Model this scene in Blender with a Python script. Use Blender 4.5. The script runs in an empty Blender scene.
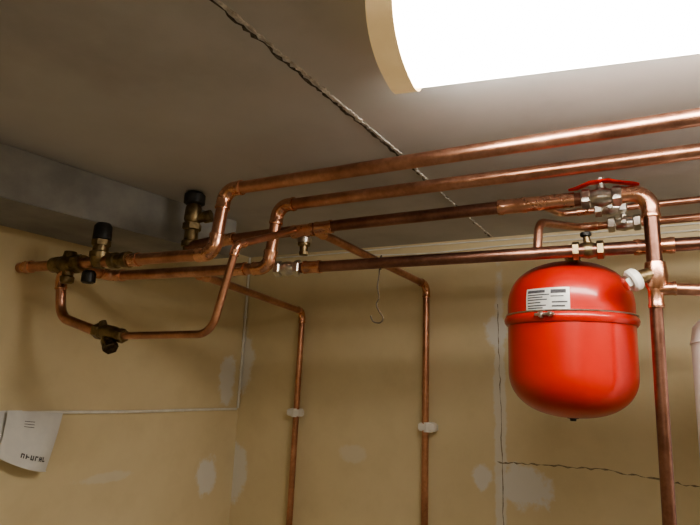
import bpy, bmesh, math, random
from mathutils import Vector, Matrix
random.seed(3)
V=Vector
scene=bpy.context.scene
COL=scene.collection
try: scene.view_settings.look='AgX - Medium High Contrast'
except Exception: pass

# ------------------------------------------------------------------ materials
def new_mat(name):
    m=bpy.data.materials.new(name); m.use_nodes=True
    nt=m.node_tree; b=nt.nodes['Principled BSDF']
    return m,nt,b
def N(nt,t,**k):
    n=nt.nodes.new(t)
    for a,v in k.items(): setattr(n,a,v)
    return n
def noise(nt,scale,detail=6,rough=.6,vec=None):
    n=N(nt,'ShaderNodeTexNoise'); n.inputs['Scale'].default_value=scale
    n.inputs['Detail'].default_value=detail; n.inputs['Roughness'].default_value=rough
    g=N(nt,'ShaderNodeNewGeometry') if vec is None else None
    nt.links.new(g.outputs['Position'] if g else vec,n.inputs['Vector'])
    return n
def ramp(nt,src,stops):
    r=N(nt,'ShaderNodeValToRGB'); e=r.color_ramp.elements
    while len(e)<len(stops): e.new(.5)
    for x,(p,c) in zip(e,stops):
        x.position=p; x.color=(*c,1) if len(c)==3 else c
    nt.links.new(src,r.inputs['Fac']); return r
def bump(nt,b,src,strength,dist=.01):
    n=N(nt,'ShaderNodeBump'); n.inputs['Strength'].default_value=strength
    n.inputs['Distance'].default_value=dist
    nt.links.new(src,n.inputs['Height']); nt.links.new(n.outputs['Normal'],b.inputs['Normal'])
def simple(name,c1,c2,scale=30,metal=0,rough=.5,bmp=0,coat=0,emi=0):
    m,nt,b=new_mat(name)
    n=noise(nt,scale); r=ramp(nt,n.outputs['Fac'],[(.35,c1),(.65,c2)])
    nt.links.new(r.outputs['Color'],b.inputs['Base Color'])
    b.inputs['Metallic'].default_value=metal; b.inputs['Roughness'].default_value=rough
    if coat: b.inputs['Coat Weight'].default_value=coat; b.inputs['Coat Roughness'].default_value=.08
    if bmp: bump(nt,b,n.outputs['Fac'],bmp,.003)
    if emi:
        nt.links.new(r.outputs['Color'],b.inputs['Emission Color']); b.inputs['Emission Strength'].default_value=emi
    return m
def copper(name,dark,mid,lite,rough):
    m,nt,b=new_mat(name)
    n=noise(nt,9,8,.7); r=ramp(nt,n.outputs['Fac'],[(.3,dark),(.5,mid),(.7,lite)])
    n2=noise(nt,90,4,.6); mx=N(nt,'ShaderNodeMix',data_type='RGBA',blend_type='MULTIPLY')
    r2=ramp(nt,n2.outputs['Fac'],[(.3,(.7,.66,.62)),(.6,(1,1,1))])
    mx.inputs['Factor'].default_value=.45
    nt.links.new(r.outputs['Color'],mx.inputs['A']); nt.links.new(r2.outputs['Color'],mx.inputs['B'])
    nt.links.new(mx.outputs['Result'],b.inputs['Base Color'])
    b.inputs['Metallic'].default_value=1
    mr=N(nt,'ShaderNodeMapRange'); mr.inputs['To Min'].default_value=rough-.08; mr.inputs['To Max'].default_value=rough+.14
    nt.links.new(n.outputs['Fac'],mr.inputs['Value']); nt.links.new(mr.outputs['Result'],b.inputs['Roughness'])
    return m
M_cu=copper('copper_tube',(.36,.19,.135),(.56,.31,.225),(.74,.44,.33),.29)
M_cud=copper('copper_tarnished',(.20,.105,.08),(.33,.18,.14),(.48,.27,.21),.31)
M_cub=copper('copper_bright',(.60,.33,.235),(.74,.43,.31),(.86,.54,.41),.24)
M_brass=simple('brass_dull',(.16,.12,.07),(.34,.27,.16),40,1,.4)
M_wire=simple('wire_tarnished',(.10,.08,.06),(.2,.16,.12),40,.6,.5)
M_steel=simple('nickel_plated',(.5,.48,.44),(.72,.7,.66),60,1,.28)
M_black=simple('black_plastic',(.012,.012,.012),(.03,.03,.03),40,0,.45)
M_darkb=simple('brass_blackened',(.06,.045,.03),(.14,.11,.07),60,1,.45)
M_white=simple('white_plastic',(.72,.7,.66),(.8,.78,.74),20,0,.4)
M_enamel=simple('white_enamel',(.88,.9,.92),(.9,.92,.94),5,0,.25)
M_redp=simple('red_lever_vinyl',(.7,.02,.015),(.8,.04,.03),40,0,.35)
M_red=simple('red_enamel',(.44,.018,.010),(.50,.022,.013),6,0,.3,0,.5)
M_cream=simple('cream_plastic_glow',(.60,.43,.22),(.64,.47,.25),20,0,.4,0,0,.42)  # faint emission added, stands in for lamp light shining through the plastic
M_paper=simple('paper',(.66,.66,.66),(.74,.74,.72),15,0,.8)
M_ink=simple('printed_ink',(.05,.05,.06),(.09,.09,.1),200,0,.7)
M_silverlab=simple('label_foil',(.55,.56,.54),(.66,.66,.64),60,.2,.4)
M_cable=simple('cable_white',(.72,.70,.64),(.82,.80,.75),30,0,.5)
M_joint=simple('joint_tape',(.32,.30,.27),(.75,.72,.68),60,0,.9,.5)
M_crack=simple('crack_dark',(.15,.12,.08),(.38,.32,.22),80,0,.95)
M_cdark=simple('joint_gap_dark',(.05,.045,.04),(.16,.14,.12),80,0,.95)
M_floor=simple('concrete_floor',(.3,.285,.26),(.4,.38,.345),6,0,.8,.3)

def lamp_mat(name,s):
    m,nt,b=new_mat(name)
    b.inputs['Base Color'].default_value=(.9,.9,.9,1)
    n=noise(nt,3); r=ramp(nt,n.outputs['Fac'],[(.3,(1,.925,.82)),(.7,(1,.94,.84))])
    nt.links.new(r.outputs['Color'],b.inputs['Emission Color'])
    b.inputs['Emission Strength'].default_value=s
    return m
M_lamp=lamp_mat('lit_diffuser',26.0)
M_fill=lamp_mat('fill_diffuser_dim',7.0)  # weaker emission for the added fill lamp

def wall_mat(name,base1,base2,patches,pcol=(.74,.73,.70)):
    m,nt,b=new_mat(name)
    g=N(nt,'ShaderNodeNewGeometry')
    n=noise(nt,2.2,8,.65); r=ramp(nt,n.outputs['Fac'],[(.3,base1),(.7,base2)])
    n3=noise(nt,9,6,.6)
    r3=ramp(nt,n3.outputs['Fac'],[(.32,(.82,.80,.74)),(.5,(1,1,1))])
    mx=N(nt,'ShaderNodeMix',data_type='RGBA',blend_type='MULTIPLY'); mx.inputs['Factor'].default_value=.22
    nt.links.new(r.outputs['Color'],mx.inputs['A']); nt.links.new(r3.outputs['Color'],mx.inputs['B'])
    col=mx.outputs['Result']
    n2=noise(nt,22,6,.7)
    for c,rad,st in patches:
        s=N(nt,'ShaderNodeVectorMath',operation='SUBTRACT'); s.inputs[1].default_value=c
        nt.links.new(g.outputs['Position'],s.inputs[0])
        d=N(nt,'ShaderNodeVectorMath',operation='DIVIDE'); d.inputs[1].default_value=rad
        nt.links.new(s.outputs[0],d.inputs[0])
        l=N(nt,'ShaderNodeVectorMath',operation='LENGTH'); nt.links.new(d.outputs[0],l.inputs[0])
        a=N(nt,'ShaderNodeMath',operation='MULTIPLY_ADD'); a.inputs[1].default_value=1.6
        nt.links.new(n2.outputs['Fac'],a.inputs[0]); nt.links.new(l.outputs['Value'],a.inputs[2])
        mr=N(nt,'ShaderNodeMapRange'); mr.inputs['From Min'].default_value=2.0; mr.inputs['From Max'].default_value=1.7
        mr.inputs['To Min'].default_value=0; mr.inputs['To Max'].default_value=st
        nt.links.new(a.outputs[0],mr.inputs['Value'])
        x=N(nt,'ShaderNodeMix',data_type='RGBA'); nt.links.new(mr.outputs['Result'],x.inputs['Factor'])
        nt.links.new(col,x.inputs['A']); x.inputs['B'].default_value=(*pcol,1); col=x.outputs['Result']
    nt.links.new(col,b.inputs['Base Color']); b.inputs['Roughness'].default_value=.62
    bump(nt,b,n3.outputs['Fac'],.15,.006)
    return m
Y1=(.66,.56,.365); Y2=(.74,.635,.43)
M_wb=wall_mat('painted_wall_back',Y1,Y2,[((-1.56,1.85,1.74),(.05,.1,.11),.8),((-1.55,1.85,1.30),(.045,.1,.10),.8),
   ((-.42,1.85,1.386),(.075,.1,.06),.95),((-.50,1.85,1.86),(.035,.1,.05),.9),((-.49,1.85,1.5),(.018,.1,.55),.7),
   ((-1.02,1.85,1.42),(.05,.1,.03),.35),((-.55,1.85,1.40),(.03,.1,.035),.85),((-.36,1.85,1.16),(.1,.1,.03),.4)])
M_wl=wall_mat('painted_wall_side',Y1,Y2,[((-1.6,1.70,1.30),(.2,.05,.065),.9),((-1.6,1.77,1.66),(.2,.045,.09),.85),((-1.6,1.25,1.35),(.2,.09,.015),.35)])
M_wo=wall_mat('painted_wall_other',Y1,Y2,[])
def ceil_mat():
    m,nt,b=new_mat('ceiling_paint')
    n=noise(nt,2.0,8,.6); r=ramp(nt,n.outputs['Fac'],[(.3,(.40,.39,.385)),(.5,(.52,.51,.505)),(.7,(.57,.56,.555))])
    nt.links.new(r.outputs['Color'],b.inputs['Base Color']); b.inputs['Roughness'].default_value=.7
    n2=noise(nt,35,5,.6); bump(nt,b,n2.outputs['Fac'],.12,.004); return m
M_ceil=ceil_mat()
M_box=simple('boxing_grey_paint',(.24,.245,.245),(.38,.38,.37),5,0,.6,.3)

# ------------------------------------------------------------------ mesh helpers
def link(o,parent=None):
    COL.objects.link(o)
    if parent: o.parent=parent
    return o
def group(name):
    e=bpy.data.objects.new(name,None); e.empty_display_size=.05; return link(e)
def finish(bm,name,mat,parent,angle=35):
    bmesh.ops.recalc_face_normals(bm,faces=bm.faces)
    for f_ in bm.faces: f_.smooth=True
    for e in bm.edges:
        if len(e.link_faces)==2 and e.calc_face_angle(0)>math.radians(angle): e.smooth=False
    me=bpy.data.meshes.new(name); bm.to_mesh(me); bm.free()
    me.materials.append(mat)
    return link(bpy.data.objects.new(name,me),parent)
def sweep(name,pts,radii,mat,parent=None,seg=24,axis=None,flat=None,caps=True):
    pts=[V(q) for q in pts]; n=len(pts)
    if not hasattr(radii,'__len__'): radii=[radii]*n
    bm=bmesh.new(); rings=[]; prev=None
    for i in range(n):
        if axis is not None: t=V(axis).normalized()
        else: t=(pts[min(i+1,n-1)]-pts[max(i-1,0)]).normalized()
        if prev is None:
            a=V((0,0,1)) if abs(t.z)<.9 else V((1,0,0))
            u=(a-t*a.dot(t)).normalized()
        else: u=(prev-t*prev.dot(t)).normalized()
        prev=u; w=t.cross(u)
        fu,fw=flat or (1,1)
        rings.append([bm.verts.new(pts[i]+(u*math.cos(k*2*math.pi/seg)*fu+w*math.sin(k*2*math.pi/seg)*fw)*radii[i]) for k in range(seg)])
    for i in range(n-1):
        for k in range(seg):
            bm.faces.new((rings[i][k],rings[i][(k+1)%seg],rings[i+1][(k+1)%seg],rings[i+1][k]))
    if caps:
        bm.faces.new(rings[0]); bm.faces.new(rings[-1])
    return finish(bm,name,mat,parent)
def lathe(name,a,b,prof,mat,parent=None,seg=28):
    a=V(a);b=V(b);d=b-a
    return sweep(name,[a+d*t for t,_ in prof],[max(q,1e-4) for _,q in prof],mat,parent,seg,axis=d)
def nut(name,a,b,r,mat,parent): # hexagonal nut with chamfered ends
    return lathe(name,a,b,[(0,r*.86),(.12,r),(.88,r),(1,r*.86)],mat,parent,6)
def box(name,c,s,mat,parent=None,bev=.002,rot=None):
    bm=bmesh.new(); bmesh.ops.create_cube(bm,size=1)
    bmesh.ops.scale(bm,vec=s,verts=bm.verts)
    if bev: bmesh.ops.bevel(bm,geom=bm.edges[:],offset=bev,segments=3,affect='EDGES')
    if rot is not None: bmesh.ops.rotate(bm,matrix=rot,verts=bm.verts)
    bmesh.ops.translate(bm,vec=c,verts=bm.verts)
    return finish(bm,name,mat,parent)
def fillet(pts,rad,steps=10):
    pts=[V(q) for q in pts]; out=[pts[0]]; info={}
    for i in range(1,len(pts)-1):
        R_=rad.get(i,0); p0,p1,p2=pts[i-1],pts[i],pts[i+1]
        if R_<=0: out.append(p1); continue
        a=(p0-p1).normalized(); b=(p2-p1).normalized()
        th=math.pi-a.angle(b); t=R_*math.tan(th/2)
        cdir=(a+b).normalized(); cen=p1+cdir*math.hypot(R_,t)
        s=p1+a*t; e=p1+b*t; u=(s-cen).normalized(); w=(e-cen); w=(w-u*w.dot(u)).normalized()
        arc=[cen+(u*math.cos(th*k/steps)+w*math.sin(th*k/steps))*R_ for k in range(steps+1)]
        out+=arc; info[i]=(arc,a,b)
    out.append(pts[-1]); return out,info
def coupling(name,c,d,r,L,mat,parent):
    d=V(d).normalized(); c=V(c)
    lathe(name,c-d*L/2,c+d*L/2,[(0,r*1.02),(0,r*1.2),(.12,r*1.24),(.22,r*1.14),(.78,r*1.14),(.88,r*1.24),(1,r*1.2),(1,r*1.02)],mat,parent)
def pipe(pts,r,rad,fit=(),mat=None,fmat=None,couplings=(),name='copper_pipe'):
    mat=mat or M_cu; fmat=fmat or M_cub
    e=group(name); path,info=fillet(pts,rad)
    sweep('tube',path,r,mat,e)
    for i in fit:
        arc,a,b=info[i]; L=r*1.3; lip=.3*r
        P_=[arc[0]+a*L,arc[0]+a*L,arc[0]+a*(L-lip),arc[0]+a*(L-2*lip)]
        Q_=[arc[-1]+b*(L-2*lip),arc[-1]+b*(L-lip),arc[-1]+b*L,arc[-1]+b*L]
        full=P_+arc+Q_
        rr=[r*1.01,r*1.2,r*1.25,r*1.15]+[r*1.16]*len(arc)+[r*1.15,r*1.25,r*1.2,r*1.01]
        full[0]=full[0]+a*.0004; full[-1]=full[-1]+b*.0004
        sweep('elbow_%d'%i,full,rr,fmat,e)
    for k,(c,d,L) in enumerate(couplings): coupling('coupling_%d'%k,c,d,r,L,fmat,e)
    return e

# ------------------------------------------------------------------ room shell
ZC=2.18; XL,XR,YB,YF=-1.57,1.7,1.85,-1.9
def slab(name,lo,hi,mat):
    lo=V(lo);hi=V(hi); return box(name,(lo+hi)/2,hi-lo,mat,None,0)
slab('floor',(XL-.1,YF-.1,-.1),(XR+.1,YB+.1,0),M_floor)
slab('ceiling',(XL-.1,YF-.1,ZC),(XR+.1,YB+.1,ZC+.1),M_ceil)
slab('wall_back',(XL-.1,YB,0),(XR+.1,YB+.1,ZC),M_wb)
slab('wall_left',(XL-.1,YF,0),(XL,YB,ZC),M_wl)
slab('wall_right',(XR,YF,0),(XR+.1,YB,ZC),M_wo)
slab('wall_front',(XL-.1,YF-.1,0),(XR+.1,YF,ZC),M_wo)

# grey boxing along the left wall under the ceiling
bm=bmesh.new()
def fx(y): return -1.29+(y-.62)*.095
foot=[(XL,YF),(fx(YF),YF),(fx(1.36),1.36),(XL,1.36)]
lo=[bm.verts.new((x,y,2.057)) for x,y in foot]; hi=[bm.verts.new((x,y,ZC)) for x,y in foot]
bm.faces.new(lo); bm.faces.new(hi)
for i in range(4): bm.faces.new((lo[i],lo[(i+1)%4],hi[(i+1)%4],hi[i]))
bmesh.ops.bevel(bm,geom=bm.edges[:],offset=.003,segments=2,affect='EDGES')
bx=finish(bm,'ceiling_boxing',M_box,None)

def ribbon(name,pts,w,mat,nrm,th=.001,sub=10,jit=.003,wj=.5):
    """irregular thin strip lying on a surface with normal nrm"""
    pts=[V(q) for q in pts]; nrm=V(nrm); P_=[]
    for a,b in zip(pts,pts[1:]):
        for k in range(sub): P_.append(a.lerp(b,k/sub))
    P_.append(pts[-1]); bm=bmesh.new(); prev=None
    for i,q in enumerate(P_):
        t=(P_[min(i+1,len(P_)-1)]-P_[max(i-1,0)]).normalized(); s=t.cross(nrm).normalized()
        q=q+s*random.uniform(-jit,jit); hw=w/2*random.uniform(1-wj,1+wj)
        row=[bm.verts.new(q-s*hw),bm.verts.new(q-s*hw*.8+nrm*th),bm.verts.new(q+s*hw*.8+nrm*th),bm.verts.new(q+s*hw)]
        if prev:
            for j in range(3): bm.faces.new((prev[j],prev[j+1],row[j+1],row[j]))
        prev=row
    return finish(bm,name,mat,None)
ribbon('ceiling_joint_tape',[(-.495,-1.8,ZC),(-.497,.4,ZC),(-.494,.8,ZC),(-.492,1.05,ZC),(-.505,1.3,ZC),(-.51,1.84,ZC)],.006,M_joint,(0,0,-1),.0025,50,.002,.7)
ribbon('ceiling_crack',[(-.504,-1.8,ZC),(-.505,.5,ZC),(-.501,1.05,ZC),(-.513,1.84,ZC)],.006,M_cdark,(0,0,-1),.0008,60,.003,.8)
ribbon('wall_crack',[(-.50,YB,1.449),(-.38,YB,1.456),(-.201,YB,1.462),(-.037,YB,1.45),(.1,YB,1.44)],.0032,M_crack,(0,-1,0),.0005,14,.003,.8)
ribbon('wall_crack',[(-.495,YB,1.95),(-.487,YB,1.6),(-.48,YB,1.1),(-.48,YB,.6)],.002,M_crack,(0,-1,0),.0005,20,.002,.8)

# ------------------------------------------------------------------ ceiling lamp and added fill lamp
def lamp(name,c,ang,L,W,H,lm):
    e=group(name); d=V((math.cos(ang),math.sin(ang),0)); s=V((-math.sin(ang),math.cos(ang),0)); c=V(c)
    def prism(nm,x0,x1,w,h,mat,zt,n=2.6,K=30):
        bm=bmesh.new(); rings=[]
        for x in (x0,x1):
            row=[]
            for k in range(K+1):
                a=math.pi*k/K; cx=-math.cos(a); sy=math.sin(a)
                px=math.copysign(abs(cx)**(2/n),cx)*w/2; pz=-(abs(sy)**(2/n))*h
                row.append(bm.verts.new(c+d*x+s*px+V((0,0,zt+pz))))
            rings.append(row)
        for k in range(K): bm.faces.new((rings[0][k],rings[0][k+1],rings[1][k+1],rings[1][k]))
        bm.faces.new((rings[0][0],rings[0][-1],rings[1][-1],rings[1][0]))
        bm.faces.new(rings[0]); bm.faces.new(rings[1])
        return finish(bm,nm,mat,e)
    prism('diffuser',.02,L-.02,W,H,lm,-.010)
    prism('end_cap_a',0,.034,W+.012,H+.009,M_cream,-.006)
    prism('end_cap_b',L-.034,L,W+.012,H+.009,M_cream,-.006)
    box('base_tray',c+d*L/2+V((0,0,-.005)),(L-.01,W-.02,.010),M_cream,e,.002,Matrix.Rotation(ang,3,'Z'))
    return e
lamp('added_fill_lamp',(-.322,.630,ZC),math.radians(11),1.28,.185,.064,M_lamp)
lamp('added_fill_lamp',(-.2,-1.4,ZC),0,1.28,.185,.064,M_fill)  # unseen lamp added behind the camera for fill and reflections

# ------------------------------------------------------------------ copper pipe runs
pipe([(XR,.965,2.105),(-.862,.913,2.10),(-.867,.898,1.948),(XL,.878,1.953)],.014,{1:.03,2:.028},(1,2),M_cu,None,
     [((-1.12,.891,1.949),(1,.03,0),.04),((-1.53,.879,1.953),(1,.03,0),.03)])
pipe([(XR,1.105,2.105),(-.822,1.061,2.10),(-.841,1.06,1.945),(-1.40,1.045,1.95),(-1.362,.895,1.952)],.014,{1:.032,2:.028,3:.026},(1,2,3),M_cu,None,
     [((-.93,1.057,1.946),(1,.02,0),.045)])
pipe([(-1.13,1.072,2.022),(-1.058,1.075,2.03),(-.693,1.143,2.06),(-.296,1.173,2.07),(-.02,1.185,2.072),(-.018,1.196,1.90)],.014,{4:.032},(4,),M_cud,M_cub,
     [((-.28,1.173,2.07),(1,.04,0),.06),((-1.0,1.084,2.035),(1,.17,.08),.04),((-.79,1.125,2.05),(1,.17,.08),.06),((-.735,1.136,2.056),(1,.17,.08),.045)])
pipe([(-.296,1.1735,2.0705),(-.155,1.179,2.0712)],.0155,{},(),M_cub)
pipe([(XR,1.26,1.985),(.058,1.212,1.970),(-.775,1.105,1.950)],.013,{},(),M_cud,M_cub,
     [((-.018,1.203,1.968),(1,.03,0),.07),((-.745,1.109,1.951),(1,.13,0),.045),((.12,1.214,1.971),(1,.03,0),.04)])
pipe([(-.018,1.197,1.905),(-.021,1.2,1.86),(-.024,1.2,.0)],.0115,{},(),M_cud,M_cub,[((-.020,1.199,1.868),(0,0,1),.04)])
pipe([(-.018,1.2,1.885),(.05,1.2,1.88),(XR,1.2,1.87)],.011,{},(),M_cu,M_cub,[((.0,1.2,1.884),(1,0,0),.03),((.07,1.2,1.88),(1,0,0),.035)])
pipe([(-1.079,1.052,1.945),(-1.257,1.82,1.935),(-1.266,1.822,0)],.0115,{1:.03},(1,),M_cu,M_cub,[((-1.092,1.1,1.944),(-.22,1,0),.04)])
pipe([(-.772,1.135,2.056),(-.737,1.82,2.02),(-.720,1.822,0)],.0115,{1:.03},(1,),M_cu,M_cub,[((-.770,1.17,2.054),(.05,1,-.05),.04)])
pipe([(-1.35,.884,1.935),(-1.402,.895,1.925),(-1.388,.9,1.815),(-1.215,.9,1.773)],.0125,{1:.022,2:.05},(1,),M_cu,M_cub)
pipe([(-1.14,.9,1.767),(-.855,.9,1.772),(-.808,.905,1.965),(-.800,1.10,2.045)],.0085,{1:.05,2:.02},(2,),M_cu,M_cub)
pipe([(-.235,1.18,2.075),(-.215,1.4,2.108),(XR,1.4,2.125)],.008,{1:.03},(),M_cu,M_cub,[((-.165,1.4,2.109),(1,0,0),.03),((-.03,1.4,2.11),(1,0,0),.03)])
pipe([(-.232,1.182,1.965),(-.230,1.195,2.035),(-.175,1.40,2.070),(XR,1.4,2.075)],.009,{1:.035,2:.04},(),M_cu,M_cub,[((-.15,1.4,2.070),(1,0,0),.03),((-.02,1.4,2.07),(1,0,0),.03)])

# ------------------------------------------------------------------ valves
def inline(name,c,d,r,L,mat,parent=None):
    e=parent or group(name); d=V(d).normalized(); c=V(c)
    a=c-d*L/2; b=c+d*L/2
    nut('nut_a',a,a+d*L*.24,r*1.15,mat,e); nut('nut_b',b-d*L*.24,b,r*1.15,mat,e)
    lathe('body',a+d*L*.2,b-d*L*.2,[(0,r*.75),(.1,r*.85),(.3,r*.95),(.5,r*1.08),(.7,r*.95),(.9,r*.85),(1,r*.75)],mat,e)
    return e
e=inline('ball_valve',(-.105,1.181,2.071),(1,.03,0),.0185,.075,M_steel)
lathe('stem',(-.105,1.181,2.083),(-.105,1.181,2.104),[(0,.009),(.5,.009),(.5,.006),(1,.006)],M_steel,e)
sweep('lever',[(-.166,1.176,2.092),(-.150,1.177,2.094),(-.125,1.178,2.103),(-.09,1.18,2.104),(-.075,1.181,2.099),(-.045,1.183,2.092),(-.036,1.183,2.090)],[.0055,.009,.0095,.010,.009,.009,.0055],M_redp,e,16,flat=(.42,1))
nut('lever_nut',(-.105,1.181,2.107),(-.105,1.181,2.112),.006,M_steel,e)
for c in ((-.105,1.4,2.11),(-.078,1.4,2.0705)):
    e=inline('isolation_valve',c,(1,0,0),.0165,.07,M_steel)
    lathe('screw_boss',V(c)+V((0,-.01,0)),V(c)+V((0,-.022,0)),[(0,.007),(.8,.007),(1,.005)],M_steel,e,16)
    nut('gland',V(c)+V((0,0,.012)),V(c)+V((0,0,.022)),.007,M_steel,e)
e=group('pipe_union')
lathe('white_ring',(-.062,1.172,1.895),(-.048,1.178,1.903),[(0,.012),(0,.019),(.2,.022),(.8,.022),(1,.019),(1,.012)],M_white,e)
nut('collar',(-.070,1.169,1.890),(-.062,1.172,1.895),.015,M_steel,e)
lathe('tail',(-.049,1.178,1.903),(-.02,1.194,1.914),[(0,.014),(1,.013)],M_brass,e)
lathe('knuckle',(-.018,1.197,1.935),(-.018,1.199,1.885),[(0,.014),(0,.018),(.15,.019),(.5,.021),(.85,.019),(1,.017),(1,.012)],M_cub,e)
e=group('safety_valve')
x,y=-1.13,1.078
lathe('lower_body',(x,y,2.0),(x,y,2.075),[(0,.008),(.05,.017),(.3,.019),(.3,.024),(.5,.024),(.55,.019),(1,.018)],M_brass,e)
nut('hex',(x,y,2.07),(x,y,2.09),.026,M_brass,e)
lathe('bonnet',(x,y,2.09),(x,y,2.145),[(0,.02),(.2,.024),(.8,.022),(1,.018)],M_brass,e)
lathe('cap',(x,y,2.143),(x,y,2.178),[(0,.022),(.1,.029),(.8,.029),(1,.022)],M_black,e,18)
lathe('side_outlet',(x,y,2.10),(x+.05,y+.02,2.112),[(0,.012),(.6,.013),(.6,.017),(1,.017)],M_brass,e)
e=group('pipe_manifold')
lathe('cross_main',(-1.42,.882,1.952),(-1.30,.886,1.951),[(0,.014),(0,.021),(.15,.022),(.2,.018),(.35,.02),(.5,.025),(.65,.02),(.8,.018),(.85,.022),(1,.021),(1,.014)],M_brass,e)
nut('main_nut',(-1.335,.886,1.951),(-1.315,.887,1.951),.025,M_brass,e)
nut('main_nut_b',(-1.405,.886,1.951),(-1.388,.887,1.951),.025,M_brass,e)
lathe('cross_stem',(-1.36,.885,1.90),(-1.36,.885,1.985),[(0,.012),(.05,.017),(.2,.018),(.25,.014),(.75,.014),(.8,.019),(1,.015)],M_brass,e)
lathe('drain_plug',(-1.272,.885,1.93),(-1.272,.885,1.897),[(0,.012),(.2,.017),(.9,.017),(1,.012)],M_black,e,18)
e=group('check_valve')
x,y=-1.238,.884
lathe('body',(x,y,1.935),(x,y,2.0),[(0,.014),(.2,.02),(.4,.022),(.4,.025),(.6,.025),(.65,.019),(1,.019)],M_brass,e)
nut('bonnet_nut',(x,y,1.99),(x,y,2.008),.023,M_brass,e)
lathe('cap',(x,y,2.006),(x,y,2.05),[(0,.018),(.05,.023),(.8,.022),(1,.016)],M_black,e,18)
e=group('angle_valve')
lathe('body',(-1.19,.886,1.95),(-1.13,.888,1.95),[(0,.014),(0,.02),(.3,.02),(.35,.017),(.7,.017),(.75,.02),(1,.02),(1,.014)],M_brass,e)
e=group('y_strainer')
a=V((-1.235,.9,1.780)); b=V((-1.130,.9,1.766)); d=(b-a).normalized()
nut('nut_a',a,a+d*.024,.020,M_brass,e); nut('nut_b',b-d*.020,b,.0175,M_brass,e)
lathe('body',a+d*.018,b-d*.015,[(0,.015),(.3,.019),(.7,.019),(1,.014)],M_brass,e)
leg=V((.72,-.2,-.66)).normalized(); m0=a+d*.035
lathe('strainer_leg',m0,m0+leg*.048,[(0,.013),(.6,.014),(.62,.017),(1,.017)],M_brass,e)
nut('strainer_cap',m0+leg*.046,m0+leg*.062,.018,M_darkb,e)
leg2=V((-.5,0,.85)).normalized()
lathe('gauge_port',m0,m0+leg2*.03,[(0,.009),(1,.009)],M_brass,e)
e=inline('union_valve',(-.81,1.10,1.949),(1,.13,0),.018,.07,M_steel)
e=group('drain_cock')
x,y=-.795,1.14
lathe('stem',(x,y,2.05),(x,y,2.0),[(0,.01),(.2,.013),(.3,.016),(.7,.016),(.75,.011),(1,.010)],M_brass,e)
lathe('band',(x,y,2.034),(x,y,2.022),[(0,.012),(0,.019),(1,.019),(1,.012)],M_steel,e)
nut('tip',(x,y,2.0),(x,y,1.99),.012,M_brass,e)

# ------------------------------------------------------------------ red expansion vessel
e=group('expansion_vessel')
cx,cy,R_=-.190,1.30,.1305
zb,zt,sm=1.630,1.964,1.832
def rad(z):
    if z>1.862: 
        t=(z-1.862)/(zt-1.862); return R_*max(0,1-t**2.3)**(1/2.3)
    if z<1.726:
        t=(1.726-z)/(1.726-zb); return R_*max(0,1-t**2.3)**(1/2.3)
    return R_
def arcprof(z0,z1,n=18):
    return [(z0+(z1-z0)*math.sin(math.pi/2*k/n)) for k in range(n+1)]
zs_up=[sm]+arcprof(1.862,zt); zs_dn=[sm]+arcprof(1.726,zb)
sweep('upper_shell',[(cx,cy,z) for z in zs_up],[max(rad(z),.001) for z in zs_up],M_red,e,64,axis=(0,0,1))
sweep('lower_shell',[(cx,cy,z) for z in zs_dn],[max(rad(z),.001) for z in zs_dn],M_red,e,64,axis=(0,0,-1))
def torus(nm,z,rr,prof,mat):
    bm=bmesh.new(); K=72; rings=[]
    for k in range(K):
        a=2*math.pi*k/K
        rings.append([bm.verts.new((cx+math.cos(a)*(rr+u),cy+math.sin(a)*(rr+u),z+w)) for u,w in prof])
    n=len(prof)
    for k in range(K):
        for j in range(n): bm.faces.new((rings[k][j],rings[k][(j+1)%n],rings[(k+1)%K][(j+1)%n],rings[(k+1)%K][j]))
    return finish(bm,nm,mat,e)
torus('clamp_band',sm,R_,[(-.004,-.011),(.003,-.010),(.0065,-.005),(.0075,0),(.0065,.005),(.003,.010),(-.004,.011)],M_red)
torus('clamp_wire',sm+.0115,R_,[(.0035+.0018*math.cos(q*math.pi/3),.0018*math.sin(q*math.pi/3)) for q in range(6)],M_steel)
def patch(nm,a0,a1,z0,z1,off,mat,K=14,J=6):
    bm=bmesh.new(); rows=[]
    for j in range(J+1):
        z=z0+(z1-z0)*j/J; row=[]
        for k in range(K+1):
            a=math.radians(a0+(a1-a0)*k/K); rr=rad(z)+off
            row.append(bm.verts.new((cx+math.cos(a)*rr,cy+math.sin(a)*rr,z)))
        rows.append(row)
    for j in range(J):
        for k in range(K): bm.faces.new((rows[j][k],rows[j][k+1],rows[j+1][k+1],rows[j+1][k]))
    return finish(bm,nm,mat,e)
A0,A1=-121,-81; dz=-.008
patch('label',A0,A1,1.853+dz,1.898+dz,.0012,M_silverlab)
for i,(z,a,b,h) in enumerate([(1.891,-119,-102,.003),(1.884,-119,-98,.0012),(1.879,-119,-104,.0012),(1.874,-119,-100,.0012),(1.868,-119,-106,.0012),(1.862,-119,-101,.0012),(1.857,-119,-104,.0012),
      (1.890,-97,-84,.004),(1.880,-97,-86,.0012),(1.868,-96,-83,.0015),(1.860,-96,-85,.0015)]):
    patch('label_print_%d'%i,a,b,z-h+dz,z+h+dz,.0018,M_ink,8,1)
ba=math.radians(-101); bp=V((cx+math.cos(ba)*(R_+.012),cy+math.sin(ba)*(R_+.012),sm+.003)); bd=V((-math.sin(ba),math.cos(ba),0))
lathe('clamp_bolt',bp-bd*.02,bp+bd*.02,[(0,.003),(.2,.003),(.2,.0055),(.35,.0055),(.35,.003),(.7,.003),(.7,.0055),(.85,.0055),(.85,.003),(1,.003)],M_steel,e,12)
box('clamp_lug',bp-bd*.006-V((0,0,.001)),(.004,.012,.014),M_steel,e,.001,Matrix.Rotation(ba+math.pi/2,3,'Z'))
lathe('air_nipple',(cx,cy,zb+.004),(cx,cy,zb-.006),[(0,.012),(.5,.012),(.5,.007),(1,.006)],M_black,e,16)
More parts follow.
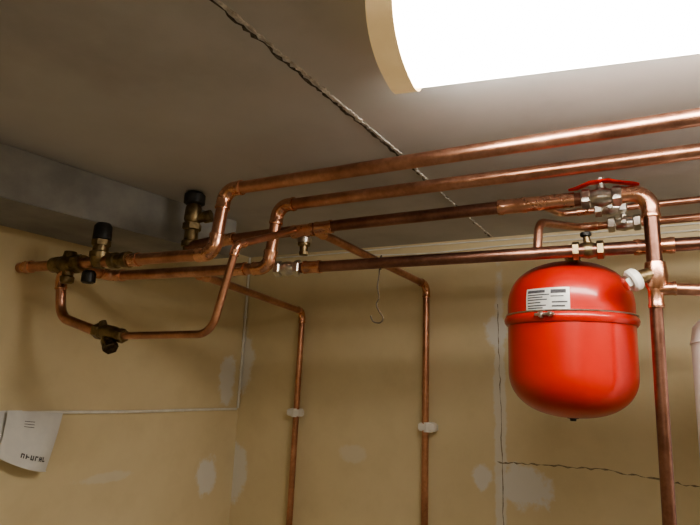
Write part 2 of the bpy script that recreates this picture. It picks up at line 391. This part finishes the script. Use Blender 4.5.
lathe('top_boss',(cx+.01,cy,zt-.006),(cx+.01,cy,zt+.012),[(0,.022),(.5,.02),(.5,.014),(1,.014)],M_brass,e)
lathe('connection',(cx+.01,cy,zt+.01),(-.165,1.19,1.966),[(0,.011),(.3,.013),(.3,.017),(.6,.017),(.6,.012),(1,.014)],M_brass,e)
e=group('vessel_stop_valve')
inline('x',(-.135,1.190,1.966),(1,.1,0),.0165,.06,M_brass,e)
lathe('stem',(-.135,1.188,1.98),(-.137,1.185,1.995),[(0,.008),(1,.006)],M_brass,e,16)
lathe('hand_knob',(-.137,1.185,1.993),(-.1375,1.184,2.003),[(0,.008),(.2,.011),(.8,.011),(1,.008)],M_black,e,12)
e=group('vessel_bracket')
box('wall_plate',(cx,YB-.003,1.80),(.05,.006,.16),M_steel,e,.002)
box('arm',(cx,(YB+cy+R_)/2,sm),(.03,YB-cy-R_+.006,.006),M_steel,e,.001)

# ------------------------------------------------------------------ white tank at the right edge
e=group('water_heater')
hx,hy,hr=.270,1.36,.235
zz=[(0,0),(.01,hr*.9),(.03,hr),(1.80,hr),(1.825,hr*.985),(1.840,hr*.93),(1.850,hr*.8),(1.855,hr*.5),(1.856,.001)]
sweep('tank_shell',[(hx,hy,z) for z,_ in zz],[max(q,.001) for _,q in zz],M_enamel,e,72,axis=(0,0,1))
lathe('top_seam',(hx,hy,1.79),(hx,hy,1.796),[(0,hr),(.2,hr+.002),(.8,hr+.002),(1,hr)],M_enamel,e,72)

# ------------------------------------------------------------------ pipe clips, hook, cables
for x,z in ((-1.264,1.549),(-.724,1.539)):
    e=group('pipe_clip')
    box('clip_body',(x,1.8235,z),(.062,.034,.026),M_white,e,.004)
    box('clip_foot',(x,1.844,z),(.035,.012,.03),M_white,e,.002)
    lathe('clip_collar',(x,1.822,z-.016),(x,1.822,z+.016),[(0,.0118),(0,.0165),(1,.0165),(1,.0118)],M_white,e)
hp=[(-.572,1.134,1.940),(-.570,1.124,1.960),(-.571,1.132,1.972),(-.577,1.146,1.968),(-.579,1.142,1.945),(-.576,1.134,1.925),(-.578,1.132,1.90),(-.572,1.13,1.875),(-.578,1.13,1.86),(-.572,1.13,1.845),(-.56,1.13,1.828),(-.568,1.13,1.817),(-.585,1.13,1.820),(-.592,1.13,1.833)]
def smoothp(pts,k=6):
    pts=[V(q) for q in pts]; out=[]
    for i in range(len(pts)-1):
        p0=pts[max(i-1,0)];p1=pts[i];p2=pts[i+1];p3=pts[min(i+2,len(pts)-1)]
        for j in range(k):
            t=j/k
            out.append(.5*((2*p1)+(p2-p0)*t+(2*p0-5*p1+4*p2-p3)*t*t+(3*p1-p0-3*p2+p3)*t**3))
    out.append(pts[-1]); return out
sweep('wire_hook',smoothp(hp),.0016,M_wire,None,8)
cabs=[[(-1.563,YF,1.575),(-1.563,.3,1.566),(-1.563,.6,1.558),(-1.563,.881,1.560),(-1.563,1.3,1.549),(-1.563,1.6,1.546),(-1.563,1.83,1.542)],
      [(-1.564,1.84,1.545),(-1.564,1.842,1.7),(-1.563,1.842,1.95),(-1.564,1.842,2.176)],
      [(-1.5,1.845,2.168),(-1.2,1.845,2.166),(-.8,1.845,2.170),(-.4,1.845,2.167),(0,1.845,2.17),(.8,1.845,2.168),(XR,1.845,2.17)],
      [(-1.0,1.845,2.150),(-.75,1.845,2.14),(-.5,1.845,2.146),(-.2,1.845,2.15),(.2,1.845,2.15),(XR,1.845,2.15)]]
for ci,c in enumerate(cabs):
    e=group('electric_cable'); rc=.0048 if ci<2 else .0028
    sweep('sheath',smoothp(c,8),rc,M_cable,e,10)
    a=V(c[0]); L=V(c[-1])-a
    for k in range(6):
        q=a+L*(k+.5)/6
        pts=smoothp(c,8); q=min(pts,key=lambda s:(s-q).length)
        box('staple_%d'%k,q,(.011,.011,.009) if ci<2 else (.007,.006,.006),M_cable,e,.0015)

# ------------------------------------------------------------------ papers hanging from the cable on the left wall
e=group('hanging_paper_leaflet')
def sheet(nm,a,b,c,d,bulge,mat,off):
    a,b,c,d=map(V,(a,b,c,d))
    def at(u,v):
        q=(a*(1-u)+b*u)*(1-v)+(d*(1-u)+c*u)*v
        q.x+=off+bulge*math.sin(math.pi*u)*math.sin(v*math.pi*.7)+.004*math.sin(7*u+3*v)
        q.z-=.008*math.sin(math.pi*u)*v
        return q
    bm=bmesh.new(); K=16
    rows=[[bm.verts.new(at(i/K,j/K)) for i in range(K+1)] for j in range(K+1)]
    for j in range(K):
        for i in range(K): bm.faces.new((rows[j][i],rows[j][i+1],rows[j+1][i+1],rows[j+1][i]))
    finish(bm,nm,mat,e); return at
sheet('back_sheet',(-1.553,.80,1.567),(-1.553,.935,1.566),(-1.545,.93,1.47),(-1.545,.79,1.485),.01,M_paper,0)
at=sheet('front_sheet',(-1.545,.89,1.567),(-1.545,1.048,1.556),(-1.53,1.012,1.40),(-1.53,.872,1.452),.02,M_paper,.004)
sheet('fold',(-1.53,.872,1.452),(-1.53,1.012,1.40),(-1.545,1.008,1.415),(-1.545,.870,1.468),.01,M_paper,.004)
def mark(nm,u0,u1,v0,v1):
    bm=bmesh.new(); K=4
    rows=[[bm.verts.new(at(u0+(u1-u0)*i/K,v0+(v1-v0)*j/K)+V((.0015,0,0))) for i in range(K+1)] for j in range(K+1)]
    for j in range(K):
        for i in range(K): bm.faces.new((rows[j][i],rows[j][i+1],rows[j+1][i+1],rows[j+1][i]))
    finish(bm,nm,M_ink,e)
for k in range(6):
    u=.36+k*.085
    mark('letter_%d_stem'%k,u,u+.02,.76,.84)
    mark('letter_%d_bar'%k,u,u+.06,(.76,.79,.82)[k%3],(.78,.81,.84)[k%3])
    if k%2==0: mark('letter_%d_side'%k,u+.042,u+.06,.76,.84)
for k in range(3): mark('small_print_%d'%k,.3,.5,.18+k*.05,.19+k*.05)

# ------------------------------------------------------------------ camera
f=560.0; p=math.radians(11.3); yaw=math.radians(30); r=math.radians(2.5)
F=V((-math.sin(yaw)*math.cos(p),math.cos(yaw)*math.cos(p),math.sin(p)))
RR=V((math.cos(yaw),math.sin(yaw),0)); UU=RR.cross(F)
Rv=RR*math.cos(r)+UU*math.sin(r); Uv=UU*math.cos(r)-RR*math.sin(r)
cd=bpy.data.cameras.new('camera'); c=bpy.data.objects.new('camera',cd); link(c)
cd.sensor_width=36; cd.lens=f/700*36; cd.clip_start=.02
m=Matrix((Rv,Uv,-F)).transposed().to_4x4(); m.translation=(0,0,1.7); c.matrix_world=m
scene.camera=c
w=bpy.data.worlds.new('world'); w.use_nodes=True; scene.world=w
w.node_tree.nodes['Background'].inputs[0].default_value=(.05,.045,.04,1)
